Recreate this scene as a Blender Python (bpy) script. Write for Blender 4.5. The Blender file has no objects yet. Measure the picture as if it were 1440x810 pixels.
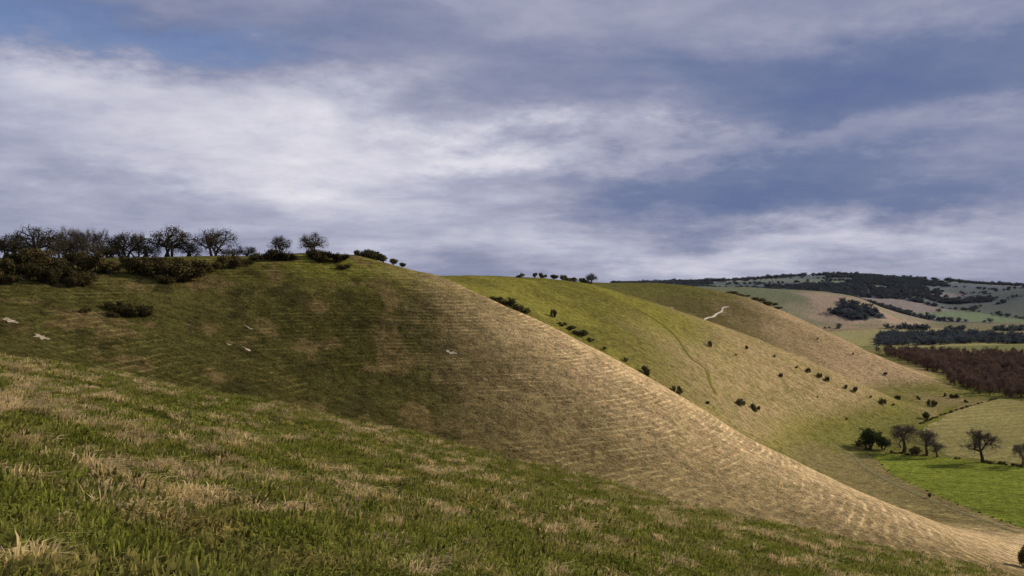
import bpy, math, random
import numpy as np
rng=np.random.default_rng(7); random.seed(7)
scene=bpy.context.scene
F=1400.0
# ------------------------------------------------------------------ noise
_tabs={}
def vnoise(x,y,seed=0):
    if seed not in _tabs: _tabs[seed]=np.random.default_rng(1000+seed).random((256,256))
    T=_tabs[seed]
    xi=np.floor(x).astype(np.int64); yi=np.floor(y).astype(np.int64)
    fx=x-xi; fy=y-yi; fx=fx*fx*(3-2*fx); fy=fy*fy*(3-2*fy)
    a=T[xi&255,yi&255];b=T[(xi+1)&255,yi&255];c=T[xi&255,(yi+1)&255];d=T[(xi+1)&255,(yi+1)&255]
    return (a*(1-fx)+b*fx)*(1-fy)+(c*(1-fx)+d*fx)*fy
def fbm(x,y,seed=0,o=4):
    s=0;a=.5;t=0
    x,y=.84*x+.54*y,-.54*x+.84*y
    for i in range(o):
        s=s+a*vnoise(x*2.03**i+13.7*i,y*2.03**i+7.1*i,seed+i);t+=a;a*=.5
        x,y=.72*x+.69*y,-.69*x+.72*y
    return s/t
def sst(a,b,x):
    t=np.clip((x-a)/(b-a),0,1); return t*t*(3-2*t)
# ------------------------------------------------------------------ terrain survey
PX=np.arange(-1500,3001,4.0)
def tab(pairs):
    p=np.array(pairs,float); return np.interp(PX,p[:,0],p[:,1])
def sm(a,s):
    n=int(3*s/4)+1; k=np.exp(-.5*((np.arange(-n,n+1)*4)/s)**2);k/=k.sum()
    return np.convolve(np.pad(a,n,mode='edge'),k,mode='valid')
yA=tab([(-1500,330),(-400,440),(0,506),(100,519),(200,535),(400,578),(600,625),(800,673),(1000,720),(1200,767),(1400,809),(1600,854),(3000,1150)])
YA=tab([(-1500,45),(0,52),(720,60),(1440,72),(3000,80)])
yD=tab([(-1500,330),(-400,360),(0,366),(200,364),(300,361),(430,357),(500,360),(560,372),(610,385),(650,402),(700,425),(750,448),(800,473),(850,498),(900,525),(950,553),(1000,583),(1050,612),(1100,638),(1150,665),(1200,688),(1250,710),(1300,732),(1350,752),(1430,782),(1600,840),(3000,1200)])
YD=tab([(-1500,300),(0,365),(300,400),(500,430),(620,420),(700,411),(900,396),(1100,385),(1300,369),(1440,362),(1600,345),(3000,200)])
offB=tab([(-1500,5),(0,16),(200,26),(500,48),(1100,48),(1440,16),(3000,5)])
YB=tab([(-1500,80),(0,110),(300,140),(700,150),(1440,150),(3000,120)])
YC=tab([(-1500,140),(0,190),(300,240),(600,268),(1100,270),(1440,260),(3000,170)])
offC=tab([(-1500,-10),(0,4),(300,10),(1300,8),(1440,6),(3000,0)])
yE=tab([(-1500,372),(500,372),(600,404),(700,452),(800,505),(900,556),(1000,612),(1100,668),(1200,715),(1300,790),(3000,1300)])
YE=tab([(-1500,480),(500,500),(1440,480),(3000,480)])
yE2=tab([(-1500,376),(560,378),(640,398),(700,414),(800,452),(900,490),(1000,540),(1100,600),(1180,640),(1260,700),(3000,900)])
YE2=tab([(-1500,560),(900,575),(1200,620),(3000,620)])
yF=tab([(-1500,380),(560,386),(620,388),(700,388),(760,391),(830,399),(870,409),(900,418),(950,435),(1000,452),(1050,471),(1100,492),(1150,514),(1200,536),(1250,560),(1290,582),(1340,620),(1450,700),(3000,900)])
YF=tab([(-1500,640),(620,640),(700,690),(830,760),(1000,765),(1300,800),(3000,800)])
yG=tab([(-1500,384),(620,394),(830,408),(900,436),(1000,470),(1100,510),(1200,553),(1290,600),(1400,640),(3000,800)])
YG=tab([(-1500,860),(3000,880)])
yH=tab([(-1500,388),(620,395),(800,397),(900,398),(960,401),(1000,406),(1050,418),(1100,437),(1150,460),(1200,484),(1250,508),(1300,531),(1340,552),(1400,590),(3000,700)])
YH=tab([(-1500,1150),(830,1150),(1000,1130),(1100,1080),(1200,1030),(1340,965),(3000,965)])
yI=tab([(-1500,396),(800,404),(1000,425),(1050,440),(1100,470),(1200,525),(3000,525)])
YI=tab([(-1500,1350),(3000,1350)])
yI2=tab([(-1500,402),(900,408),(1000,425),(1100,455),(1150,475),(3000,490)])
YI2=tab([(-1500,2150),(3000,2150)])
yJ=tab([(-1500,398),(940,402),(1050,404),(1100,407),(1150,409),(1200,416),(1230,428),(1260,443),(1290,456),(1330,475),(3000,480)])
YJ=tab([(-1500,2600),(3000,2600)])
yK=tab([(-1500,405),(940,406),(1100,412),(1200,424),(1300,446),(1440,450),(3000,450)])
YK=tab([(-1500,2950),(3000,2950)])
yK2=tab([(-1500,404),(940,404),(1100,402),(1200,404),(1280,412),(1330,424),(1400,416),(1440,408),(1600,402),(3000,410)])
YK2=tab([(-1500,3500),(3000,3500)])
yL=tab([(-1500,400),(900,399),(1000,396),(1060,393),(1100,390),(1160,387),(1220,388),(1260,391),(1320,394),(1360,398),(1400,401),(1440,402),(1700,396),(3000,402)])
YL=tab([(-1500,4400),(3000,4400)])
yM=tab([(-1500,408),(3000,408)]);YM=tab([(-1500,6200),(3000,6200)])
yN=tab([(-1500,409),(3000,409)]);YN=tab([(-1500,9000),(3000,9000)])
V=lambda y:(405-y)/F
c0=1.8
rows=[(YA*0+12,V(yA)+c0/60-c0/12),(YA*0+34,V(yA)+c0/60-c0/34),(YA,V(yA)),(YB,V(yA+offB)),(YC,V(yA+offC)),(YD,V(yD)),(YE,V(yE)),(YE2,V(yE2)),(YF,V(yF)),(YG,V(yG)),(YH,V(yH)),(YI,V(yI)),(YI2,V(yI2)),(YJ,V(yJ)),(YK,V(yK)),(YK2,V(yK2)),(YL,V(yL)),(YM,V(yM)),(YN,V(yN))]
Lk=np.array([np.log(sm(r[0],16)) for r in rows]); Vk=np.array([sm(r[1],9) for r in rows])
h=np.diff(Lk,axis=0); dl=np.diff(Vk,axis=0)/h
Mk=np.zeros_like(Vk)
w1=2*h[1:]+h[:-1]; w2=h[1:]+2*h[:-1]
same=(dl[1:]*dl[:-1])>0
with np.errstate(all='ignore'):
    hm=(w1+w2)/(w1/dl[:-1]+w2/dl[1:])
Mk[1:-1]=np.where(same,hm,0)
K=len(rows)
def _h(X,Y):
    Yc=np.maximum(Y,12.0)
    px=np.clip(720+F*X/np.maximum(Yc,30),-1490,2990)
    f=(px+1500)/4; i=f.astype(int); f=f-i
    L=Lk[:,i]*(1-f)+Lk[:,i+1]*f
    ly=np.log(Yc)
    seg=np.clip((ly[None,:]>=L).sum(0)-1,0,K-2)
    ar=np.arange(len(X))
    def g(T,s): return T[s,i]*(1-f)+T[s,i+1]*f
    l0=L[seg,ar];l1=L[seg+1,ar];hh=l1-l0;t=np.clip((ly-l0)/hh,0,1)
    v=(2*t**3-3*t**2+1)*g(Vk,seg)+(t**3-2*t**2+t)*hh*g(Mk,seg)+(-2*t**3+3*t**2)*g(Vk,seg+1)+(t**3-t**2)*hh*g(Mk,seg+1)
    Z=v*Yc
    pl=-c0-.22*np.clip(X,-120,120)-.146*Y
    b=sst(30,56,Y); Z=pl*(1-b)+Z*b
    k=5+Yc*.004; fl=-100
    d=(Z-fl)/k
    Z=fl+k*np.where(d>30,d,np.log1p(np.exp(np.minimum(d,30))))
    amp=sst(2,30,Z-fl)
    near=1-sst(60,120,Y)
    Z=Z+amp*(1-near)*((fbm(X/42,Y/42,11,3)-.5)*2.8*sst(100,220,Y)+(fbm(X/11,Y/11,21,2)-.5)*.6)
    Z=Z+near*((fbm(X/6,Y/6,31,3)-.5)*.9+(fbm(X/1.3,Y/1.3,41,2)-.5)*.36)*sst(-1,5,np.abs(Y)+np.abs(X))
    return Z
def height(X,Y):
    X=np.atleast_1d(np.asarray(X,float));Y=np.atleast_1d(np.asarray(Y,float))
    sh=X.shape;X=X.ravel();Y=Y.ravel();out=np.empty(len(X))
    for a in range(0,len(X),150000): out[a:a+150000]=_h(X[a:a+150000],Y[a:a+150000])
    return out.reshape(sh)
def Kn(T,px): return np.interp(px,PX,T)
def sight(px,py,ymin=90,ymax=7000):
    Y=np.exp(np.linspace(math.log(ymin),math.log(ymax),2500)); u=(px-720)/F
    v=height(u*Y,Y)/Y
    k=np.argmax(v>=(405-py)/F) if (v>=(405-py)/F).any() else int(np.argmax(v))
    return u*Y[k],Y[k],height(u*Y[k],Y[k])[0]
def at(px,Y):
    u=(px-720)/F; return u*Y,Y,height(u*Y,Y)[0]
def inpoly(x,y,P):
    r=np.zeros(x.shape,bool);n=len(P);j=n-1
    for i in range(n):
        xi,yi=P[i];xj,yj=P[j]
        if yi!=yj: r^=((yi>y)!=(yj>y))&(x<(xj-xi)*(y-yi)/(yj-yi)+xi)
        j=i
    return r
# ------------------------------------------------------------------ node helpers
class NT:
    def __init__(s,nt): s.nt=nt
    def n(s,t,**k):
        x=s.nt.nodes.new(t)
        for a,b in k.items(): setattr(x,a,b)
        return x
    def l(s,a,b): s.nt.links.new(a,b)
    def put(s,sock,v):
        if isinstance(v,bpy.types.NodeSocket): s.l(v,sock)
        elif v is not None:
            if isinstance(v,(tuple,list)) and len(v)==3 and sock.type=='RGBA': v=(*v,1)
            sock.default_value=v
    def m(s,op,a,b=None,c=None,clamp=False):
        x=s.n('ShaderNodeMath',operation=op,use_clamp=clamp)
        for i,v in enumerate((a,b,c)):
            if v is not None: s.put(x.inputs[i],v)
        return x.outputs[0]
    def vm(s,op,a,b=None):
        x=s.n('ShaderNodeVectorMath',operation=op); s.put(x.inputs[0],a)
        if b is not None: s.put(x.inputs[1],b)
        return x.outputs[0]
    def noise(s,vec,scale,detail=4,rough=.55,dist=0,col=False):
        x=s.n('ShaderNodeTexNoise'); s.put(x.inputs['Vector'],vec); x.inputs['Scale'].default_value=scale
        x.inputs['Detail'].default_value=detail;x.inputs['Roughness'].default_value=rough;x.inputs['Distortion'].default_value=dist
        return x.outputs['Color' if col else 'Fac']
    def mr(s,v,a,b,c=0,d=1,smooth=True):
        x=s.n('ShaderNodeMapRange'); 
        if smooth: x.interpolation_type='SMOOTHSTEP'
        s.put(x.inputs[0],v)
        for i,q in enumerate((a,b,c,d)): x.inputs[i+1].default_value=q
        return x.outputs[0]
    def mix(s,f,a,b,mode='MIX'):
        x=s.n('ShaderNodeMix',data_type='RGBA',blend_type=mode); s.put(x.inputs[0],f);s.put(x.inputs[6],a);s.put(x.inputs[7],b)
        return x.outputs[2]
    def xyz(s,x,y,z):
        c=s.n('ShaderNodeCombineXYZ');s.put(c.inputs[0],x);s.put(c.inputs[1],y);s.put(c.inputs[2],z);return c.outputs[0]
    def ramp(s,f,stops):
        x=s.n('ShaderNodeValToRGB');s.put(x.inputs[0],f);e=x.color_ramp.elements
        while len(e)<len(stops): e.new(.5)
        for q,(p,c) in zip(e,stops): q.position=p;q.color=(*c,1)
        return x.outputs[0]
def newmat(name):
    m=bpy.data.materials.new(name);m.use_nodes=True;m.node_tree.nodes.clear();return m,NT(m.node_tree)
def finish(T,col,rough=.9,normal=None,trans=0):
    o=T.n('ShaderNodeOutputMaterial')
    d=T.n('ShaderNodeBsdfDiffuse');T.put(d.inputs['Color'],col);d.inputs['Roughness'].default_value=0
    if normal is not None: T.l(normal,d.inputs['Normal'])
    out=d.outputs[0]
    if trans:
        t=T.n('ShaderNodeBsdfTranslucent');T.put(t.inputs['Color'],col)
        x=T.n('ShaderNodeMixShader');x.inputs[0].default_value=trans;T.l(out,x.inputs[1]);T.l(t.outputs[0],x.inputs[2]);out=x.outputs[0]
    T.l(out,o.inputs[0])
# ------------------------------------------------------------------ terrain mesh
def steps():
    ys=[-25.0]
    while ys[-1]<8800:
        y=ys[-1]; ys.append(y+max(.4,.0034*y) if y>0 else y+.8)
    return np.array(ys)
Ys=steps(); NC=1150
t=np.linspace(-1,1,NC); S=.58*t+.5*t**7
GX=(S[None,:]*(Ys[:,None].clip(0)+34)); GY=np.repeat(Ys[:,None],NC,1)
GZ=height(GX,GY); NR=len(Ys)
def meshgrid(name,X,Y,Z):
    nr,nc=X.shape
    me=bpy.data.meshes.new(name); me.vertices.add(nr*nc)
    me.vertices.foreach_set('co',np.stack([X,Y,Z],-1).astype(np.float32).ravel())
    idx=np.arange(nr*nc).reshape(nr,nc)
    q=np.stack([idx[:-1,:-1],idx[:-1,1:],idx[1:,1:],idx[1:,:-1]],-1).reshape(-1,4)
    me.loops.add(q.size);me.polygons.add(len(q))
    me.loops.foreach_set('vertex_index',q.ravel().astype(np.int32))
    me.polygons.foreach_set('loop_start',np.arange(0,q.size,4,dtype=np.int32))
    me.polygons.foreach_set('use_smooth',np.ones(len(q),bool))
    me.update(calc_edges=True); return me
me=meshgrid('rolling_hills',GX,GY,GZ)
X=GX.ravel();Y=GY.ravel();Z=GZ.ravel()
Yq=np.maximum(Y,12); px=np.clip(720+F*X/Yq,-1400,2900); py=405-F*Z/Yq
C=lambda *c:np.array(c)[None,:]
def mixc(a,b,f): return a*(1-f[:,None])+b*f[:,None]
n1=fbm(X/30,Y/30,51,4); n2=fbm(X/6,Y/6,61,3); n3=fbm(X/90,Y/90,71,3)
GREEN=C(.155,.150,.028);SHADED_OLIVE=C(.044,.041,.012);GOLD=C(.500,.370,.190);OLIVE=C(.095,.080,.024)
# foreground
col=np.repeat(C(.10,.105,.020),len(X),0)
col=mixc(col,C(.20,.155,.055),sst(.5,.62,fbm(X/2.2,Y/2.2,81,3))*.45)
# hill 2
m2=sst(0,12,Y-Kn(YB,px)*.8)
Ye=Kn(YE,px); spine=Y-Kn(YD,px)
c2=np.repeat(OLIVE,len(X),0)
c2=mixc(c2,SHADED_OLIVE,sst(.35,.62,n1)*.85)
c2=mixc(c2,SHADED_OLIVE*.95,sst(0,-45,X+20*(n3-.5))*sst(6,-12,Z+6*(n1-.5))*.75)  # shade on the left face, put into the grass colour
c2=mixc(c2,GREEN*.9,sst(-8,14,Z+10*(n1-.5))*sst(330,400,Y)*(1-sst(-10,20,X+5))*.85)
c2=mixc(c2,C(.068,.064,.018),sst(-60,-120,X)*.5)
lf=sst(10,-30,X)
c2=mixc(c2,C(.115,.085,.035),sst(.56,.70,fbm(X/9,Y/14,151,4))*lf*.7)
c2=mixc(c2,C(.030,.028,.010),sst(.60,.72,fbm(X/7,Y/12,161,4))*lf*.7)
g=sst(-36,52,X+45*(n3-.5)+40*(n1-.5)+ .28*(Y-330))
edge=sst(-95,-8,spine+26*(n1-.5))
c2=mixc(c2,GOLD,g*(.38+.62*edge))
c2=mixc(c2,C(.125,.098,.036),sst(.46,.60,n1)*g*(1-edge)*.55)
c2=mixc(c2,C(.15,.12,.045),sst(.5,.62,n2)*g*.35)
ter=m2*sst(-30,10,-Z+8)*1.0*(1-sst(0,20,Y-Ye+25))*(.15+.95*sst(.32,.62,fbm(X/20,Y/20,131,3)))
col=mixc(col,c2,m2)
# hill 3
m3=sst(-20,10,Y-Ye)
c3=mixc(np.repeat(C(.170,.158,.034),len(X),0),C(.110,.104,.026),sst(.4,.62,n1)*.7)
hx=X-(110+ (Y-600)*.25)
g3=sst(-70,60,hx+80*(n3-.5)+50*(n1-.5))*sst(-94,-76,Z+10*(n1-.5))
c3=mixc(c3,GOLD*.75,g3*.8)
c3=mixc(c3,C(.13,.12,.035),sst(.46,.60,n2)*g3*.5)
col=mixc(col,c3,m3); ter=ter+m3*.18*(1-sst(-10,20,Y-Kn(YG,px)))
# hill 4
m4=sst(-15,15,Y-Kn(YG,px)); 
c4=mixc(np.repeat(C(.095,.082,.032),len(X),0),C(.37,.27,.145),sst(190,340,X+80*(n1-.5))*.88)
c4=mixc(c4,C(.12,.12,.03),sst(-20,0,Z)*.6)
col=mixc(col,c4,m4); ter=ter+m4*.5*(1-sst(1200,1300,Y))
# valley floor
mf=1-sst(4,16,Z+100)
mf=mf*sst(380,430,Y)
cf=mixc(np.repeat(C(.15,.145,.04),len(X),0),C(.21,.165,.075),sst(.4,.62,n3)*.7)
col=mixc(col,cf,mf)
def field(P,c,f=1.0,zmax=-84):
    global col
    k=inpoly(px,py,P)&(Z<zmax)&(Y>390)
    col[k]=col[k]*(1-f)+np.array(c)*f
    return k
kb=field([(1222,636),(1330,644),(1440,657),(1700,690),(1700,900),(1440,744),(1330,702),(1255,668)],(.160,.190,.030))
ky=field([(1296,600),(1345,577),(1400,561),(1440,563),(1700,570),(1700,680),(1440,652),(1330,640),(1308,622)],(.25,.225,.085))
def stripes(k,ang,per,w,f):
    s=np.abs(((X*math.cos(ang)+Y*math.sin(ang))/per+.12*n1)%1-.5)
    q=k&(s<w); col[q]*=f
stripes(kb,1.2,22,.05,.75); stripes(ky,2.0,14,.2,.86)
col[kb]*=(.75+.5*n1[kb])[:,None]; col[ky]*=(.8+.4*n3[ky])[:,None]
field([(1160,467),(1290,459),(1440,472),(1700,478),(1700,486),(1300,488),(1190,486)],(.27,.245,.09))
field([(1190,486),(1300,488),(1440,484),(1440,492),(1235,492)],(.16,.17,.06))
# far country
m5=sst(1750,2000,Y)
cr=np.cos(.5)*X+np.sin(.5)*Y; cs=-np.sin(.5)*X+np.cos(.5)*Y
cell=np.random.default_rng(3).random((64,64))
wob=.9*fbm(X/300,Y/300,5)
cv=cell[(np.floor(cr/260+wob).astype(int))&63,(np.floor(cs/360+.6*wob).astype(int))&63]
pal=np.array([(.09,.10,.05),(.15,.17,.07),(.23,.20,.11),(.08,.09,.06),(.16,.20,.07),(.09,.10,.07),(.24,.19,.13)])
c5=pal[(cv*6.99).astype(int)]
WT=.495
wood=(fbm(X/420,Y/380,91,3)>WT)
c5=np.where(wood[:,None],C(.06,.07,.06),c5)
col=mixc(col,c5,m5*sst(2700,2800,Y))
mJ=sst(2150,2250,Y)*(1-sst(2700,2800,Y))*sst(-95,-85,Z)
cJ=mixc(np.repeat(C(.13,.14,.055),len(X),0),C(.32,.24,.14),sst(1090,1160,px+60*(n3-.5))*sst(0,18,-Z)*(.5+.5*sst(.4,.6,n3)))
kw=inpoly(px+20*(n1-.5),py+4*(n1-.5),[(1165,440),(1185,424),(1225,432),(1245,447),(1200,452)])
cJ[kw]=(.06,.055,.045)
col=mixc(col,cJ,mJ)
col=col*(.82+.36*n2[:,None])
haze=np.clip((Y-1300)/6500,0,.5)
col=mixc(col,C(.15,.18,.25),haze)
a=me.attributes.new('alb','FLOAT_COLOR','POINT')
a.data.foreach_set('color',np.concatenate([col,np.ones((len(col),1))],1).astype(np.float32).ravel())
a=me.attributes.new('terr','FLOAT','POINT');a.data.foreach_set('value',ter.astype(np.float32))
wm,T=newmat('grassland')
pos=T.n('ShaderNodeNewGeometry').outputs['Position']
alb=T.n('ShaderNodeAttribute',attribute_name='alb').outputs['Color']
tr=T.n('ShaderNodeAttribute',attribute_name='terr').outputs['Fac']
sp=T.n('ShaderNodeSeparateXYZ');T.l(pos,sp.inputs[0])
nA=T.noise(pos,1.6,3,.75); nB=T.noise(pos,.3,4,.7)
ph=T.m('ADD',T.m('MULTIPLY',sp.outputs[2],2*math.pi/1.12),T.m('ADD',T.m('MULTIPLY',T.noise(pos,.010,1,.5),26),T.m('MULTIPLY',T.noise(pos,.045,5,.78),4.2)))
wv=T.m('MULTIPLY_ADD',T.m('SINE',ph),.5,.5)
brk=T.mr(T.noise(T.vm('MULTIPLY',pos,(.07,.15,.5)),1,4,.78),.43,.60)
wvm=T.m('MULTIPLY',T.m('POWER',wv,2.6),T.m('MULTIPLY_ADD',brk,.95,.05))
k=T.m('MULTIPLY',T.mr(nA,.28,.72,.45,1.55),T.mr(nB,.28,.72,.55,1.45))
tk=T.m('MULTIPLY_ADD',T.m('MULTIPLY',T.m('SUBTRACT',wvm,.18),tr),.85,1.0)
k=T.m('MULTIPLY',k,tk)
c=T.vm('MULTIPLY',alb,T.xyz(k,k,k))
straw=T.mix(.6,c,T.vm('MULTIPLY',alb,(1.9,1.5,1.7)))
c=T.mix(T.mr(T.noise(pos,.8,4,.75),.5,.64,0,.9),c,straw)
hgt=T.m('ADD',T.m('ADD',T.m('MULTIPLY',nB,1.2),T.m('MULTIPLY',nA,.5)),T.m('MULTIPLY',T.m('MULTIPLY',wvm,tr),.30))
bp=T.n('ShaderNodeBump');bp.inputs['Strength'].default_value=.85;bp.inputs['Distance'].default_value=1.0;T.l(hgt,bp.inputs['Height'])
finish(T,c,normal=bp.outputs[0])
me.materials.append(wm)
ob=bpy.data.objects.new('rolling_hills',me);scene.collection.objects.link(ob)
# ------------------------------------------------------------------ simple colour materials
def leafmat(name,c1,c2,trans=.15,straw=None):
    m,T=newmat(name)
    r=T.n('ShaderNodeObjectInfo').outputs['Random']
    p=T.n('ShaderNodeNewGeometry').outputs['Position']
    n=T.noise(p,.7,3)
    f=T.m('ADD',T.m('MULTIPLY',n,1.5),T.m('MULTIPLY_ADD',r,.6,-.55),clamp=True)
    finish(T,T.mix(f,c1,c2),trans=trans);return m
M_haw=leafmat('hawthorn_foliage',(.030,.028,.016),(.10,.082,.046),.15)
M_scr=leafmat('scrub_foliage',(.045,.048,.022),(.16,.13,.06),.25)
M_gorse=leafmat('gorse_foliage',(.018,.022,.008),(.11,.082,.034),.15)
M_brown=leafmat('bare_twigs_brown',(.12,.078,.060),(.24,.155,.115),.2)
M_grey=leafmat('bare_twigs_grey',(.10,.08,.065),(.20,.165,.13),.1)
M_far=leafmat('hazed_wood_foliage',(.080,.098,.110),(.145,.160,.160),.15)  # aerial haze tinted blue into the foliage colour
M_ivy=leafmat('ivy_foliage',(.020,.035,.010),(.06,.08,.026))
M_bark=leafmat('bark',(.05,.042,.034),(.12,.10,.08),0)
# ------------------------------------------------------------------ mesh builders
def mkmesh(name,V_,Fs,mats,mi=None,attr=None):
    me=bpy.data.meshes.new(name);V_=np.asarray(V_,np.float32)
    me.from_pydata(V_.tolist(),[],Fs)
    for m in mats: me.materials.append(m)
    if mi is not None: me.polygons.foreach_set('material_index',np.asarray(mi,np.int32))
    if attr is not None:
        a=me.attributes.new('h','FLOAT','POINT');a.data.foreach_set('value',np.asarray(attr,np.float32))
    me.update();return me
def tree_mesh(name,seed,Hh,W,trunk=.25,depth=4,leaves=2500,ls=.2,sliver=False,leafm=None,bushy=0.0,spread=.035,dome=0):
    r=np.random.default_rng(seed);V_=[];Fs=[];mi=[];ends=[]
    def tube(p,q,ra,rb):
        d=q-p;L=np.linalg.norm(d);d=d/L;a=np.cross(d,[.3,.9,.2]);a/=np.linalg.norm(a);b=np.cross(d,a);o=len(V_)
        for P,R in((p,ra),(q,rb)):
            for k in range(5):
                t=k*2*math.pi/5;V_.append(P+R*(math.cos(t)*a+math.sin(t)*b))
        for k in range(5): Fs.append((o+k,o+(k+1)%5,o+5+(k+1)%5,o+5+k));mi.append(0)
    def grow(p,d,L,R,lv):
        q=p;n=2
        for s in range(n):
            d=d+r.normal(0,.16,3)+np.array([0,0,.06]);d/=np.linalg.norm(d)
            q2=q+d*L/n;tube(q,q2,R*(1-.2*s),R*(1-.2*(s+1)));q=q2
            if lv<=2: ends.append((q,lv))
        if lv==0: return
        for k in range(r.integers(3,5)):
            e=d*.65+r.normal(0,.62,3)+np.array([0,0,.12]);e/=np.linalg.norm(e)
            grow(q,e,L*r.uniform(.6,.82),R*.55,lv-1)
    base=np.zeros(3)
    ns=1 if bushy<.5 else 3
    for s in range(ns):
        d=np.array([0,0,1.])+r.normal(0,.12+.3*(ns>1),3);d/=np.linalg.norm(d)
        grow(base+np.array([r.normal(0,.2*(ns>1)),r.normal(0,.2*(ns>1)),-.3]),d,trunk*Hh,.035*Hh/ns**.5,depth-(ns>1))
    E=np.array([e[0] for e in ends]);V_=np.array(V_)
    q=lambda v:np.quantile(np.abs(v),.96)
    sc=np.array([W/2/(q(E[:,0])+.2),W/2/(q(E[:,1])+.2),Hh/(q(E[:,2])+.2)])
    V_=V_*sc; E=E*sc
    keep=r.random(len(E))<.92; E=E[keep]
    cen=E[r.integers(0,len(E),leaves)]+r.normal(0,1,(leaves,3))*np.array([W,W,Hh*.8])*spread
    nd=int(leaves*dome)
    if nd:
        d=r.normal(0,1,(nd,3));d[:,2]=np.abs(d[:,2])*1.1-.35;d/=np.linalg.norm(d,axis=1)[:,None]
        rr=r.random(nd)**.45; lump=.84+.34*vnoise(3*d[:,0]+seed*7+9,3*d[:,1]+3*d[:,2]+9,seed)
        holes=vnoise(5*d[:,0]+20,5*d[:,1]+4*d[:,2]+20,seed+50)>.33
        cc_=np.array([0,0,Hh*.46])
        cd_=cc_+d*np.array([W*.5,W*.5,Hh*.52])*(rr*lump)[:,None]
        cen[:nd][holes]=cd_[holes]
    cen[:,2]=np.maximum(cen[:,2],Hh*.05)
    a=r.normal(0,1,(leaves,3));a/=np.linalg.norm(a,axis=1)[:,None]
    if sliver: a=a+ .8*(cen-np.array([0,0,Hh*.3]))/W; a/=np.linalg.norm(a,axis=1)[:,None]
    b=np.cross(a,r.normal(0,1,(leaves,3)));b/=np.linalg.norm(b,axis=1)[:,None]
    s=ls*r.uniform(.5,1.3,(leaves,1)); w=s*(.13 if sliver else .5); l=s*(2.2 if sliver else 1)
    Q=np.stack([cen-a*l*.5-b*w*.5,cen-a*l*.1+b*w*.5,cen+a*l*.5,cen+a*l*.1-b*w*.5],1).reshape(-1,3)
    o=len(V_);V_=np.concatenate([V_,Q])
    Fs+= (o+np.arange(leaves*4).reshape(-1,4)).tolist(); mi+=[1]*leaves
    return mkmesh(name,V_,Fs,[M_bark,leafm],mi)
def bush_mesh(name,seed,leaves,ls,leafm,lobes=7):
    r=np.random.default_rng(seed);V_=[];Fs=[];mi=[]
    L=[(r.uniform(-.68,.68),r.uniform(-.68,.68),r.uniform(.12,.62),r.uniform(.18,.40)) for _ in range(lobes)]
    for x,y,z,_ in L:
        o=len(V_)
        for k in range(3):
            t=k*2.1;V_.append((x*.2+.05*math.cos(t),y*.2+.05*math.sin(t),-.15))
        for k in range(3):
            t=k*2.1;V_.append((x+.02*math.cos(t),y+.02*math.sin(t),z))
        for k in range(3): Fs.append((o+k,o+(k+1)%3,o+3+(k+1)%3,o+3+k));mi.append(0)
    L=np.array(L);pk=r.integers(0,lobes,leaves)
    d=r.normal(0,1,(leaves,3));d/=np.linalg.norm(d,axis=1)[:,None]
    rad=L[pk,3]*(r.random(leaves)**.35)*(1+.3*r.normal(0,1,leaves)*.6)
    cen=L[pk,:3]+d*rad[:,None]*np.array([1.1,1.1,1]);cen[:,2]=np.abs(cen[:,2]+.05)-.05
    a=r.normal(0,1,(leaves,3));a/=np.linalg.norm(a,axis=1)[:,None]
    b=np.cross(a,d);b/=np.linalg.norm(b,axis=1)[:,None]+1e-6
    s=ls*r.uniform(.5,1.4,(leaves,1))
    Q=np.stack([cen-a*s*.5,cen+b*s*.35,cen+a*s*.6,cen-b*s*.35],1).reshape(-1,3)
    o=len(V_);V_=np.concatenate([np.array(V_),Q]);Fs+=(o+np.arange(leaves*4).reshape(-1,4)).tolist();mi+=[1]*leaves
    return mkmesh(name,V_,Fs,[M_bark,leafm],mi)
HAW=[tree_mesh('hawthorn_mesh',s,7,9,.16,4,5600,.26,False,M_haw,bushy=1,spread=.05,dome=.62) for s in(1,2,3,4,5)]
OAK=[tree_mesh('bare_tree_mesh',s,11,10,.22,5,5200,.42,True,M_grey,dome=.4) for s in(11,12)]
IVY=[tree_mesh('ivy_tree_mesh',s,9,9,.12,4,6200,.5,False,M_ivy,bushy=1,dome=.65) for s in(13,)]
BRN=[tree_mesh('brown_tree_mesh',s,12,8,.22,3,700,1.0,True,M_brown,dome=.5) for s in(21,22,23)]
FAR=[tree_mesh('far_tree_mesh',s,11,14,.16,2,240,2.2,False,M_far,dome=.7) for s in(31,32,33)]
GOR=[bush_mesh('gorse_mesh',s,2600,.11,M_gorse,11) for s in(41,42,43)]
SCR=[bush_mesh('scrub_mesh',s,n_,.2,M_scr,l_) for s,n_,l_ in((44,800,7),(45,600,4),(46,900,10),(47,450,3))]
def place(name,mesh,loc,sc,rz=None):
    o=bpy.data.objects.new(name,mesh);scene.collection.objects.link(o)
    o.location=(loc[0],loc[1],loc[2]);o.scale=sc;o.rotation_euler=(0,0,random.uniform(0,6.28) if rz is None else rz);return o
for i,(x,hp,wp,dy) in enumerate([(12,34,46,5),(60,43,72,8),(112,28,42,0),(150,30,40,30),(178,34,62,10),(240,43,64,6),(268,22,36,12),(304,37,60,4),(346,14,30,2),(393,25,34,2),(442,29,40,0),(208,18,40,2),(88,28,40,40),(30,28,40,35),(130,20,40,22),(160,18,36,22),(325,12,30,14),(-20,36,60,10)]):
    Yt=Kn(YD,x)+dy-4;p=at(x,Yt);Hm=hp*Yt/F;Wm=wp*Yt/F
    place('hawthorn_tree',HAW[i%5],(p[0],p[1],p[2]-.3),(Wm/9,Wm/9,Hm*1.05/7))
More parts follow.
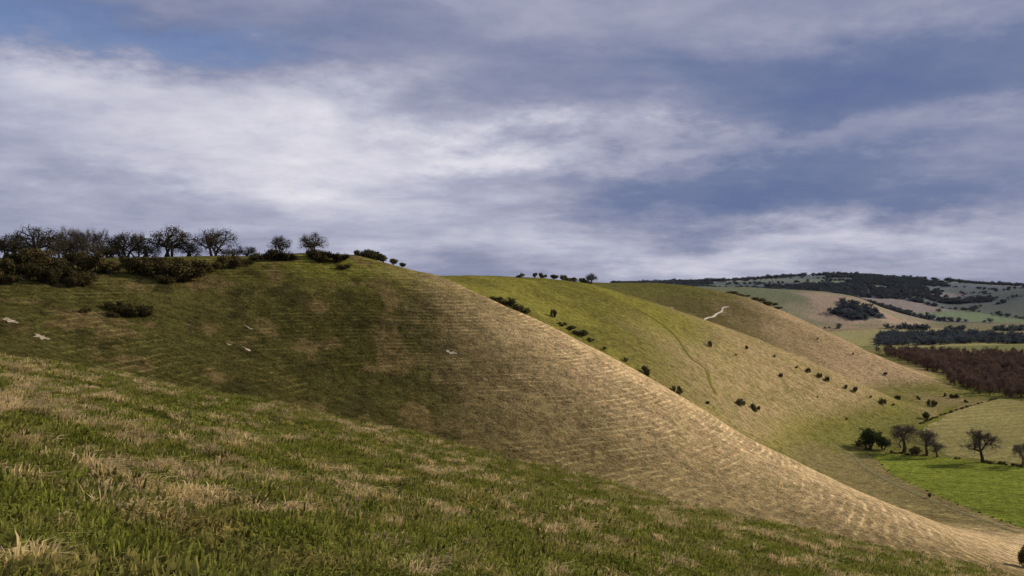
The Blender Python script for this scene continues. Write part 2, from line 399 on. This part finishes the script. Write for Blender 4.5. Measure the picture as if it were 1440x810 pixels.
for x,hp,wp in[(98,44,26),(108,42,22),(122,41,22),(140,40,24),(194,36,24),(84,38,24)]:
    Yt=Kn(YD,x)+45;p=at(x,Yt);place('bare_tree',OAK[x%2],p,(wp*Yt/F/10,)*2+(hp*Yt/F/11,))
def shrub(name,ms,x,y,wp,hp,ymin=90,sight_=True,Yt=None):
    p=sight(x,y,ymin) if Yt is None else at(x,Yt)
    s=p[1]/F;place(name,random.choice(ms),p,(wp*s/2*1.05*random.uniform(.8,1.15),wp*s/2*1.2,hp*s*1.1*random.uniform(.8,1.2)))
for x,y,w,h_ in [(5,388,40,26),(35,392,46,24),(62,398,40,20),(90,396,44,22),(118,401,36,17),(20,376,40,20),(75,382,50,22),(130,382,44,24),(155,384,36,18),(195,386,40,20),(225,390,50,24),(250,394,50,24),(275,388,52,24),(300,382,34,16),(245,378,50,18),(326,376,40,16),(345,374,20,10),(215,374,40,14),(180,374,40,14),(105,372,40,16),(50,368,50,18),(8,400,40,16),(100,404,30,14),(235,398,34,12),
    (365,365,30,12),(385,366,40,15),(408,366,24,11),(440,362,28,12),(455,366,40,16),(475,368,34,14),(484,379,18,9),
    (180,444,48,18),(200,444,34,15),(163,437,26,14),(120,440,16,9),(158,446,18,8),(211,440,16,10)]:
    shrub('gorse_bush',GOR,x,y,w,h_,150)
for x,w,h_ in[(512,22,10),(525,24,12),(540,22,10),(552,18,8),(565,14,6)]: shrub('hawthorn_bush',SCR,x,0,w,h_,Yt=Kn(YD,x)+3)
gl=[(692,424,18,7),(703,426,20,9),(716,431,22,11),(728,436,20,11),(740,441,16,8),(778,446,9,11),(790,458,14,6),(802,464,20,7),(816,472,20,7),(832,480,12,5),(850,492,8,5),(880,508,8,7),(912,531,18,15),(905,523,12,8),(950,556,20,12),(996,569,8,6),(1041,570,13,9),(1063,578,16,14)]
for x,y,w,h_ in gl: shrub('hawthorn_bush',SCR,x,y,w,h_,Kn(YD,x)*1.06)
for x,w,h_ in[(735,16,6),(752,12,7),(764,14,8),(778,18,7),(792,20,9),(806,20,8),(818,16,7)]: shrub('hawthorn_bush',SCR,x,0,w,h_,Yt=Kn(YF,x)+4)
p=at(831,760);place('hawthorn_tree',HAW[2],p,(11/9,11/9,8.5/7))
for x,y,w,h_ in[(998,487,9,9),(1050,492,8,7),(1090,503,6,6),(1098,530,6,6),(1121,519,8,7),(1137,524,9,8),(1152,531,8,7),(1163,536,9,8),(1202,552,14,12),(1190,548,8,7),(1225,560,6,5),(1241,568,11,9),(1256,571,7,6),(1262,562,9,10),(1304,590,20,15),(1310,572,16,14),(1290,562,8,7),(1330,558,7,6),(1342,560,14,9),(1356,566,10,6),(1035,500,4,4),(1150,560,4,4),(1190,590,5,4),(1308,700,9,7),(1200,500,5,5),(1150,478,4,4),(1245,527,5,4)]:
    shrub('hawthorn_bush',SCR,x,y,w*.85,h_*.85,Kn(YE,x)*1.02 if y!=700 else 380)
for x,y,w,h_ in[(1030,415,24,4),(1048,418,26,5),(1065,422,26,6),(1080,428,24,5),(1095,436,20,4)]: shrub('hawthorn_bush',SCR,x,0,w,h_,Yt=Kn(YH,x)+6)
def vt(name,mesh,x,y,hp,wp,bh,bw):
    p=sight(x,y,420);s=p[1]/F;place(name,mesh,p,(wp*s/bw,wp*s/bw,hp*s/bh))
vt('ivy_clad_tree',IVY[0],1225,631,28,34,9,9);vt('ivy_clad_tree',IVY[0],1243,633,18,20,9,9)
vt('bare_tree',OAK[0],1270,637,40,42,11,10);vt('bare_tree',OAK[1],1303,641,36,36,11,10);vt('bare_tree',OAK[1],1318,643,20,22,11,10)
vt('bare_tree',OAK[1],1382,650,44,42,11,10);vt('bare_tree',OAK[0],1438,655,32,30,11,10)
shrub('hawthorn_bush',SCR,1210,627,14,8,420);shrub('hawthorn_bush',SCR,1290,640,30,12,420)
shrub('gorse_bush',GOR,1442,798,22,30,300)
# ------------------------------------------------------------------ instancer
def instancer(name,pts,rot,scl,meshes,hide_name):
    coll=bpy.data.collections.new(hide_name)
    for i,m in enumerate(meshes):
        o=bpy.data.objects.new('%s_%d'%(hide_name,i),m);coll.objects.link(o)
    me=bpy.data.meshes.new(name);me.vertices.add(len(pts));me.vertices.foreach_set('co',np.asarray(pts,np.float32).ravel())
    for nme,ty,dat,key in(('rot','FLOAT_VECTOR',rot,'vector'),('scl','FLOAT_VECTOR',scl,'vector')):
        a=me.attributes.new(nme,ty,'POINT');a.data.foreach_set(key,np.asarray(dat,np.float32).ravel())
    a=me.attributes.new('idx','INT','POINT');a.data.foreach_set('value',rng.integers(0,len(meshes),len(pts)).astype(np.int32))
    ob=bpy.data.objects.new(name,me);scene.collection.objects.link(ob)
    g=bpy.data.node_groups.new(name+'_scatter','GeometryNodeTree')
    g.interface.new_socket('Geometry',in_out='INPUT',socket_type='NodeSocketGeometry');g.interface.new_socket('Geometry',in_out='OUTPUT',socket_type='NodeSocketGeometry')
    gi=g.nodes.new('NodeGroupInput');go=g.nodes.new('NodeGroupOutput');ip=g.nodes.new('GeometryNodeInstanceOnPoints')
    ci=g.nodes.new('GeometryNodeCollectionInfo');ci.inputs['Collection'].default_value=coll;ci.inputs['Separate Children'].default_value=True;ci.inputs['Reset Children'].default_value=True
    def na(n,t):
        x=g.nodes.new('GeometryNodeInputNamedAttribute');x.data_type=t;x.inputs['Name'].default_value=n;return [o for o in x.outputs if o.enabled][0]
    er=g.nodes.new('FunctionNodeEulerToRotation')
    L=g.links.new
    L(gi.outputs[0],ip.inputs['Points']);L(ci.outputs[0],ip.inputs['Instance']);ip.inputs['Pick Instance'].default_value=True
    L(na('idx','INT'),ip.inputs['Instance Index']);L(na('rot','FLOAT_VECTOR'),er.inputs[0]);L(er.outputs[0],ip.inputs['Rotation']);L(na('scl','FLOAT_VECTOR'),ip.inputs['Scale'])
    L(ip.outputs[0],go.inputs[0])
    m=ob.modifiers.new('scatter','NODES');m.node_group=g;return ob
def scatter_trees(name,x,y,meshes,s0,s1,tag,sink=.5):
    z=height(x,y)-sink;n=len(x);s=rng.uniform(s0,s1,n)
    rot=np.zeros((n,3));rot[:,2]=rng.uniform(0,6.28,n)
    instancer(name,np.stack([x,y,z],1),rot,np.stack([s,s,s*rng.uniform(.8,1.2,n)],1),meshes,tag)
def w(p): 
    Yw=100*F/(p[1]-405);return((p[0]-720)/F*Yw,Yw)
P=[w(q) for q in[(1240,498),(1440,507),(1750,515),(1750,590),(1440,561),(1350,552),(1300,522)]]
xx=rng.uniform(250,1400,13000);yy=rng.uniform(850,1650,13000);k=inpoly(xx+25*(vnoise(xx/30,yy/30,3)-.5),yy+40*(vnoise(xx/40,yy/40,4)-.5),P);scatter_trees('russet_woodland',xx[k],yy[k],BRN,.7,1.25,'russet_tree')
n=32000;yy=np.sqrt(rng.uniform(1700**2,4600**2,n));uu=rng.uniform(.1,.62,n);xx=uu*yy;zz=height(xx,yy);pp=720+F*uu;qq=405-F*zz/yy
wd=(fbm(xx/420,yy/380,91,3)>WT)&(yy>2780)
crest=(np.abs(yy-4400)<60)&(vnoise(xx/160,yy*0,44)>.3)
kw=inpoly(pp,qq,[(1165,440),(1185,424),(1225,432),(1245,447),(1200,452)])&(yy>2150)&(yy<2650)
bandw=(zz<-85)&(yy>1700)&(yy<2000+120*(vnoise(xx/60,yy/300,8)-.5))&(pp>1235)&(vnoise(xx/70,yy/70,15)>.35)
wob=.9*fbm(xx/300,yy/300,5)
cr=np.cos(.5)*xx+np.sin(.5)*yy; cs=-np.sin(.5)*xx+np.cos(.5)*yy
hedge=((np.abs(((cs/360+.6*wob)%1))<.02)|(np.abs(((cr/260+wob)%1))<.02))&(yy>2750)
hj=(zz<-90)&(np.abs(yy-2230+60*(vnoise(xx/90,yy*0,9)-.5))<26)&(pp>1160)&(vnoise(xx/50,yy*0,19)>.3)
k=wd|crest|kw|bandw|hedge|hj
print('far',k.sum());scatter_trees('distant_woodland',xx[k],yy[k],FAR,.5,1.3,'distant_tree',1.5)
n=420;xx=rng.uniform(.13,.60,n)*4400;kk=vnoise(xx/90,xx*0,33)>.33;xx=xx[kk];scatter_trees('ridge_woodland',xx,4400+rng.uniform(-40,40,len(xx)),FAR,.5,1.7,'ridge_tree',2)
def hedge_line(name,pl,sp,s0,s1):
    W_=[w(q) for q in pl];xs=[];ys=[]
    for (a,b),(c_,d) in zip(W_[:-1],W_[1:]):
        L=math.hypot(c_-a,d-b);m=max(2,int(L/sp))
        for i in range(m):
            t=i/m;x_=a+(c_-a)*t+random.gauss(0,.7);y_=b+(d-b)*t+random.gauss(0,.7)
            if vnoise(np.array([x_/14.]),np.array([y_/14.]),12)[0]>.28: xs.append(x_);ys.append(y_)
    scatter_trees(name,np.array(xs),np.array(ys),SCR,s0,s1,name+'_shrub',.1)
hedge_line('hedge',[(1215,634),(1330,644),(1440,657),(1600,676)],1.6,.7,2.0)
hedge_line('field_margin_scrub',[(1222,640),(1256,669),(1330,703),(1440,745)],5,.3,.8)
hedge_line('bank_scrub',[(1296,600),(1345,577),(1402,561)],4,.6,1.6)
# ------------------------------------------------------------------ tracks and scars
def flatmat(name,c1,c2,sc=3):
    m,T=newmat(name);p=T.n('ShaderNodeNewGeometry').outputs['Position'];finish(T,T.mix(T.mr(T.noise(p,sc,5,.7),.35,.65),c1,c2));return m
M_chalk=flatmat('chalk',(.46,.38,.28),(.15,.12,.065),1.1)
M_chalkt=flatmat('trodden_chalk',(.70,.62,.50),(.42,.36,.25),.5)
M_track=flatmat('worn_earth',(.24,.20,.11),(.15,.14,.06),.5)
M_path=flatmat('trodden_grass',(.125,.13,.025),(.165,.155,.035),.5)
def strip(name,pl,width,mat,ymin,lift=.25,jit=.3):
    P3=[sight(a,b,ymin)[:2] for a,b in pl];pts=[]
    for (a,b),(c_,d) in zip(P3[:-1],P3[1:]):
        m=max(4,int(math.hypot(c_-a,d-b)/2))
        for i in range(m): pts.append((a+(c_-a)*i/m,b+(d-b)*i/m))
    pts=np.array(pts)
    pts=np.stack([np.convolve(np.pad(pts[:,i],2,mode='edge'),np.ones(5)/5,'valid') for i in(0,1)],1)
    tg=np.gradient(pts,axis=0);tg/=np.linalg.norm(tg,axis=1)[:,None]+1e-9;nn=np.stack([-tg[:,1],tg[:,0]],1)
    R=[]
    for s in np.linspace(-.5,.5,4):
        q=pts+nn*(s*width*(1+jit*rng.normal(0,1,len(pts)))[:,None]);R.append(np.stack([q[:,0],q[:,1],height(q[:,0],q[:,1])+lift],1))
    R=np.array(R);me=meshgrid(name,R[:,:,0],R[:,:,1],R[:,:,2]);me.materials.append(mat)
    o=bpy.data.objects.new(name,me);scene.collection.objects.link(o)
strip('chalk_track',[(990,450),(997,447),(1003,446),(1009,441),(1016,438),(1015,434),(1021,432),(1028,432)],2.0,M_chalkt,900,.3)
strip('footpath',[(880,428),(905,440),(930,455),(950,472),(962,490),(972,505),(995,520),(1000,545),(1012,560)],1.8,M_path,560,.25)
strip('farm_track',[(1165,622),(1200,640),(1215,657),(1260,682),(1330,712),(1440,756)],2.2,M_track,400,.12)
strip('field_path',[(1290,605),(1300,597),(1322,588),(1326,580),(1345,570)],4,M_path,600,.15)
def scar(x,y,wp,hp,ymin=100):
    p=sight(x,y,ymin);s=p[1]/F;rw=wp*s/2
    e=.5;sl=(height(p[0],p[1]+e)[0]-height(p[0],p[1]-e)[0])/(2*e)-p[2]/p[1]
    rl=hp*.6*s/2/max(sl,.1);a=np.linspace(0,2*math.pi,22,endpoint=False)
    jj=.35+1.0*rng.random(22)
    VV=[(p[0],p[1],p[2]+.15)]
    for q in(.5,1):
        for t_,j_ in zip(a,jj):
            X_=p[0]+rw*q*j_*math.cos(t_);Y_=p[1]+rl*q*j_*math.sin(t_)+rw*.5*math.cos(t_)**2;VV.append((X_,Y_,height(X_,Y_)[0]+.15))
    Fs=[(0,1+i,1+(i+1)%22) for i in range(22)]+[(1+i,23+i,23+(i+1)%22,1+(i+1)%22) for i in range(22)]
    me=mkmesh('chalk_scar',VV,Fs,[M_chalk]);o=bpy.data.objects.new('chalk_scar',me);scene.collection.objects.link(o)
for q in[(14,452,26,4),(57,475,18,4),(352,463,16,2),(347,492,12,4),(322,486,10,2),(634,498,22,4),(682,536,11,3),(943,433,12,3,900)]: scar(*q)
# ------------------------------------------------------------------ foreground grass
def tuft(name,seed,nb,R,H0,H1,wd,lean,mat):
    r=np.random.default_rng(seed);VV=[];Fs=[];hh=[]
    for i in range(nb):
        a=r.uniform(0,6.28);q=R*math.sqrt(r.random());b=np.array([q*math.cos(a),q*math.sin(a),-.03])
        H=r.uniform(H0,H1);d=np.array([math.cos(a),math.sin(a),0])*r.uniform(.1,1)*lean+np.array([r.normal(0,.25),r.normal(0,.25),0])*lean
        s=np.array([-math.sin(a+r.normal(0,.8)),math.cos(a+r.normal(0,.8)),0])*wd*.5*r.uniform(.7,1.3)
        m=b+np.array([0,0,H*.6])+d*H*.35;tp=b+np.array([0,0,H*.95])+d*H;tp[2]-=H*.35*np.linalg.norm(d)
        o=len(VV);VV+=[b-s,b+s,m+s*.8,m-s*.8,tp];Fs+=[(o,o+1,o+2,o+3),(o+3,o+2,o+4)];hh+=[0,0,.6,.6,1]
    return mkmesh(name,VV,Fs,[mat],None,hh)
def grassmat(name,base,tip,alt):
    m,T=newmat(name);r=T.n('ShaderNodeObjectInfo').outputs['Random'];p=T.n('ShaderNodeNewGeometry').outputs['Position']
    hA=T.n('ShaderNodeAttribute',attribute_name='h').outputs['Fac']
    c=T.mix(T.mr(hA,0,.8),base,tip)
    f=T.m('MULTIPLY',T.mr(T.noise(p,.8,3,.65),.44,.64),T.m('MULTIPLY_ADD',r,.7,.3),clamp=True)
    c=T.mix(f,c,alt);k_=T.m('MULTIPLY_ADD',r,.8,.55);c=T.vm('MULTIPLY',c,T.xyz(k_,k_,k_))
    finish(T,c,trans=.42);return m
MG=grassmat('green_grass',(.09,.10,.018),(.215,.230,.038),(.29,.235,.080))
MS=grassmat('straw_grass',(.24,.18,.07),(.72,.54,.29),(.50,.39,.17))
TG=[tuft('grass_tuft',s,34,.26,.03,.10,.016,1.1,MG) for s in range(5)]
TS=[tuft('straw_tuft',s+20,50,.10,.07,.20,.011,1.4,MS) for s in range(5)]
def gscatter(name,n,meshes,ylo,yhi,s0,thr,tag,grow):
    y=ylo+(yhi-ylo)*rng.random(n);x=(rng.uniform(-.60,.58,n))*(y+4)
    if thr is not None:
        f=fbm(x/3.0,y/3.0,81,3)*.30+.70*fbm(x/.6,y/.6,77,2);k=f+rng.normal(0,.022,n)>thr;x=x[k];y=y[k]
    z=height(x,y)
    e=.2;sx=(height(x+e,y)-z)/e;sy=(height(x,y+e)-z)/e
    n=len(x);s=s0*rng.uniform(.6,1.4,n)*(1+y*grow)
    rot=np.stack([np.arctan(sy)*.6,-np.arctan(sx)*.6,rng.uniform(0,6.28,n)],1)
    sc=np.stack([s,s,s*rng.uniform(.7,1.2,n)],1)
    instancer(name,np.stack([x,y,z],1),rot,sc,meshes,tag);print(name,n)
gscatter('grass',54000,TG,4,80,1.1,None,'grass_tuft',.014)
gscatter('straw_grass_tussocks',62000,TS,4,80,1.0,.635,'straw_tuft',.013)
# ------------------------------------------------------------------ sky
AZ,EL=math.radians(64),math.radians(24)
wd_=bpy.data.worlds.new('World');scene.world=wd_;wd_.use_nodes=True;wd_.node_tree.nodes.clear();T=NT(wd_.node_tree)
wd_.cycles.sampling_method='MANUAL';wd_.cycles.sample_map_resolution=256
tc=T.n('ShaderNodeTexCoord').outputs['Generated']
dr=T.vm('NORMALIZE',tc);sp=T.n('ShaderNodeSeparateXYZ');T.l(dr,sp.inputs[0]);dx,dy,dz=sp.outputs
zz_=T.m('ADD',T.m('MAXIMUM',dz,0),.14)
pl=T.xyz(T.m('DIVIDE',dx,zz_),T.m('DIVIDE',dy,zz_),0.0)
az=T.m('ARCTAN2',dx,dy);el=T.m('ARCSINE',dz)
wn=T.noise(T.xyz(T.m('MULTIPLY',az,6),T.m('MULTIPLY',el,15),1.3),1,6,.62,col=True)
ws=T.n('ShaderNodeSeparateColor');T.l(wn,ws.inputs[0])
az2=T.m('ADD',az,T.m('MULTIPLY',T.m('SUBTRACT',ws.outputs[0],.5),.34))
el2=T.m('ADD',el,T.m('MULTIPLY',T.m('SUBTRACT',ws.outputs[1],.5),.15))
def blob(cx,cy,sx,sy,am):
    a0=math.atan((cx-720)/F);e0=math.atan((405-cy)/F*math.cos(a0))
    u_=T.m('MULTIPLY',T.m('SUBTRACT',az2,a0),F/sx);v_=T.m('MULTIPLY',T.m('SUBTRACT',el2,e0),F/sy)
    q=T.m('MULTIPLY_ADD',u_,u_,T.m('MULTIPLY',v_,v_))
    return T.m('MULTIPLY',T.m('EXPONENT',T.m('MULTIPLY',q,-.6)),am)
Fd=None
for b_ in[(380,200,320,80,.30),(110,95,160,32,.18),(620,240,210,45,.26),(300,320,350,30,.08),(1150,192,280,14,.14),(1150,345,400,24,.26),(780,30,280,35,.10),(1350,25,160,30,.08),(420,140,60,40,.14),(700,215,70,20,.12),
    (1000,115,330,50,-.24),(1380,120,220,55,-.24),(130,15,260,40,-.30),(930,262,240,28,-.30),(1300,262,230,28,-.24),(90,280,130,30,-.14),(560,20,120,30,-.14)]:
    gz=blob(*b_);Fd=gz if Fd is None else T.m('ADD',Fd,gz)
f1=T.noise(pl,.9,7,.56,.25);f2=T.noise(T.vm('ADD',pl,(5,9,3)),2.8,5,.62,.15)
val=T.m('ADD',T.m('ADD',Fd,.455),T.m('ADD',T.m('MULTIPLY',T.m('SUBTRACT',f1,.5),.76),T.m('MULTIPLY',T.m('SUBTRACT',f2,.5),.42)),clamp=True)
cc=T.ramp(val,[(0.0,(.120,.160,.31)),(.2,(.165,.200,.34)),(.42,(.275,.295,.42)),(.62,(.42,.43,.55)),(.82,(.62,.615,.71)),(1,(.80,.79,.85))])
sky=T.n('ShaderNodeTexSky',sky_type='NISHITA');sky.sun_disc=False;sky.sun_elevation=EL;sky.sun_rotation=AZ
sk=T.vm('MULTIPLY',sky.outputs[0],(.075,.085,.12))
bl=T.m('MULTIPLY',T.m('ADD',T.m('ADD',blob(0,120,60,80,.9),blob(210,35,130,16,.5)),.03),T.mr(val,.35,.6,1,.1),clamp=True)
fin=T.mix(bl,cc,sk)
bg=T.n('ShaderNodeBackground');T.l(fin,bg.inputs[0]);bg.inputs[1].default_value=1
T.l(bg.outputs[0],T.n('ShaderNodeOutputWorld').inputs[0])
# ------------------------------------------------------------------ sun, camera
sl=bpy.data.lights.new('sun','SUN');sl.energy=4.9;sl.angle=math.radians(.6);sl.color=(1,.91,.76)
so=bpy.data.objects.new('sun',sl);scene.collection.objects.link(so)
from mathutils import Vector
Sd=Vector((math.sin(AZ)*math.cos(EL),math.cos(AZ)*math.cos(EL),math.sin(EL)))
so.rotation_euler=Sd.to_track_quat('Z','Y').to_euler();so.location=(50,0,60)
cd=bpy.data.cameras.new('camera');cd.lens=35;cd.sensor_width=36;cd.clip_end=20000;cd.clip_start=.1
co=bpy.data.objects.new('camera',cd);co.rotation_euler=(math.pi/2,0,0);scene.collection.objects.link(co);scene.camera=co
scene.view_settings.view_transform='Standard';scene.view_settings.look='None';scene.view_settings.exposure=0
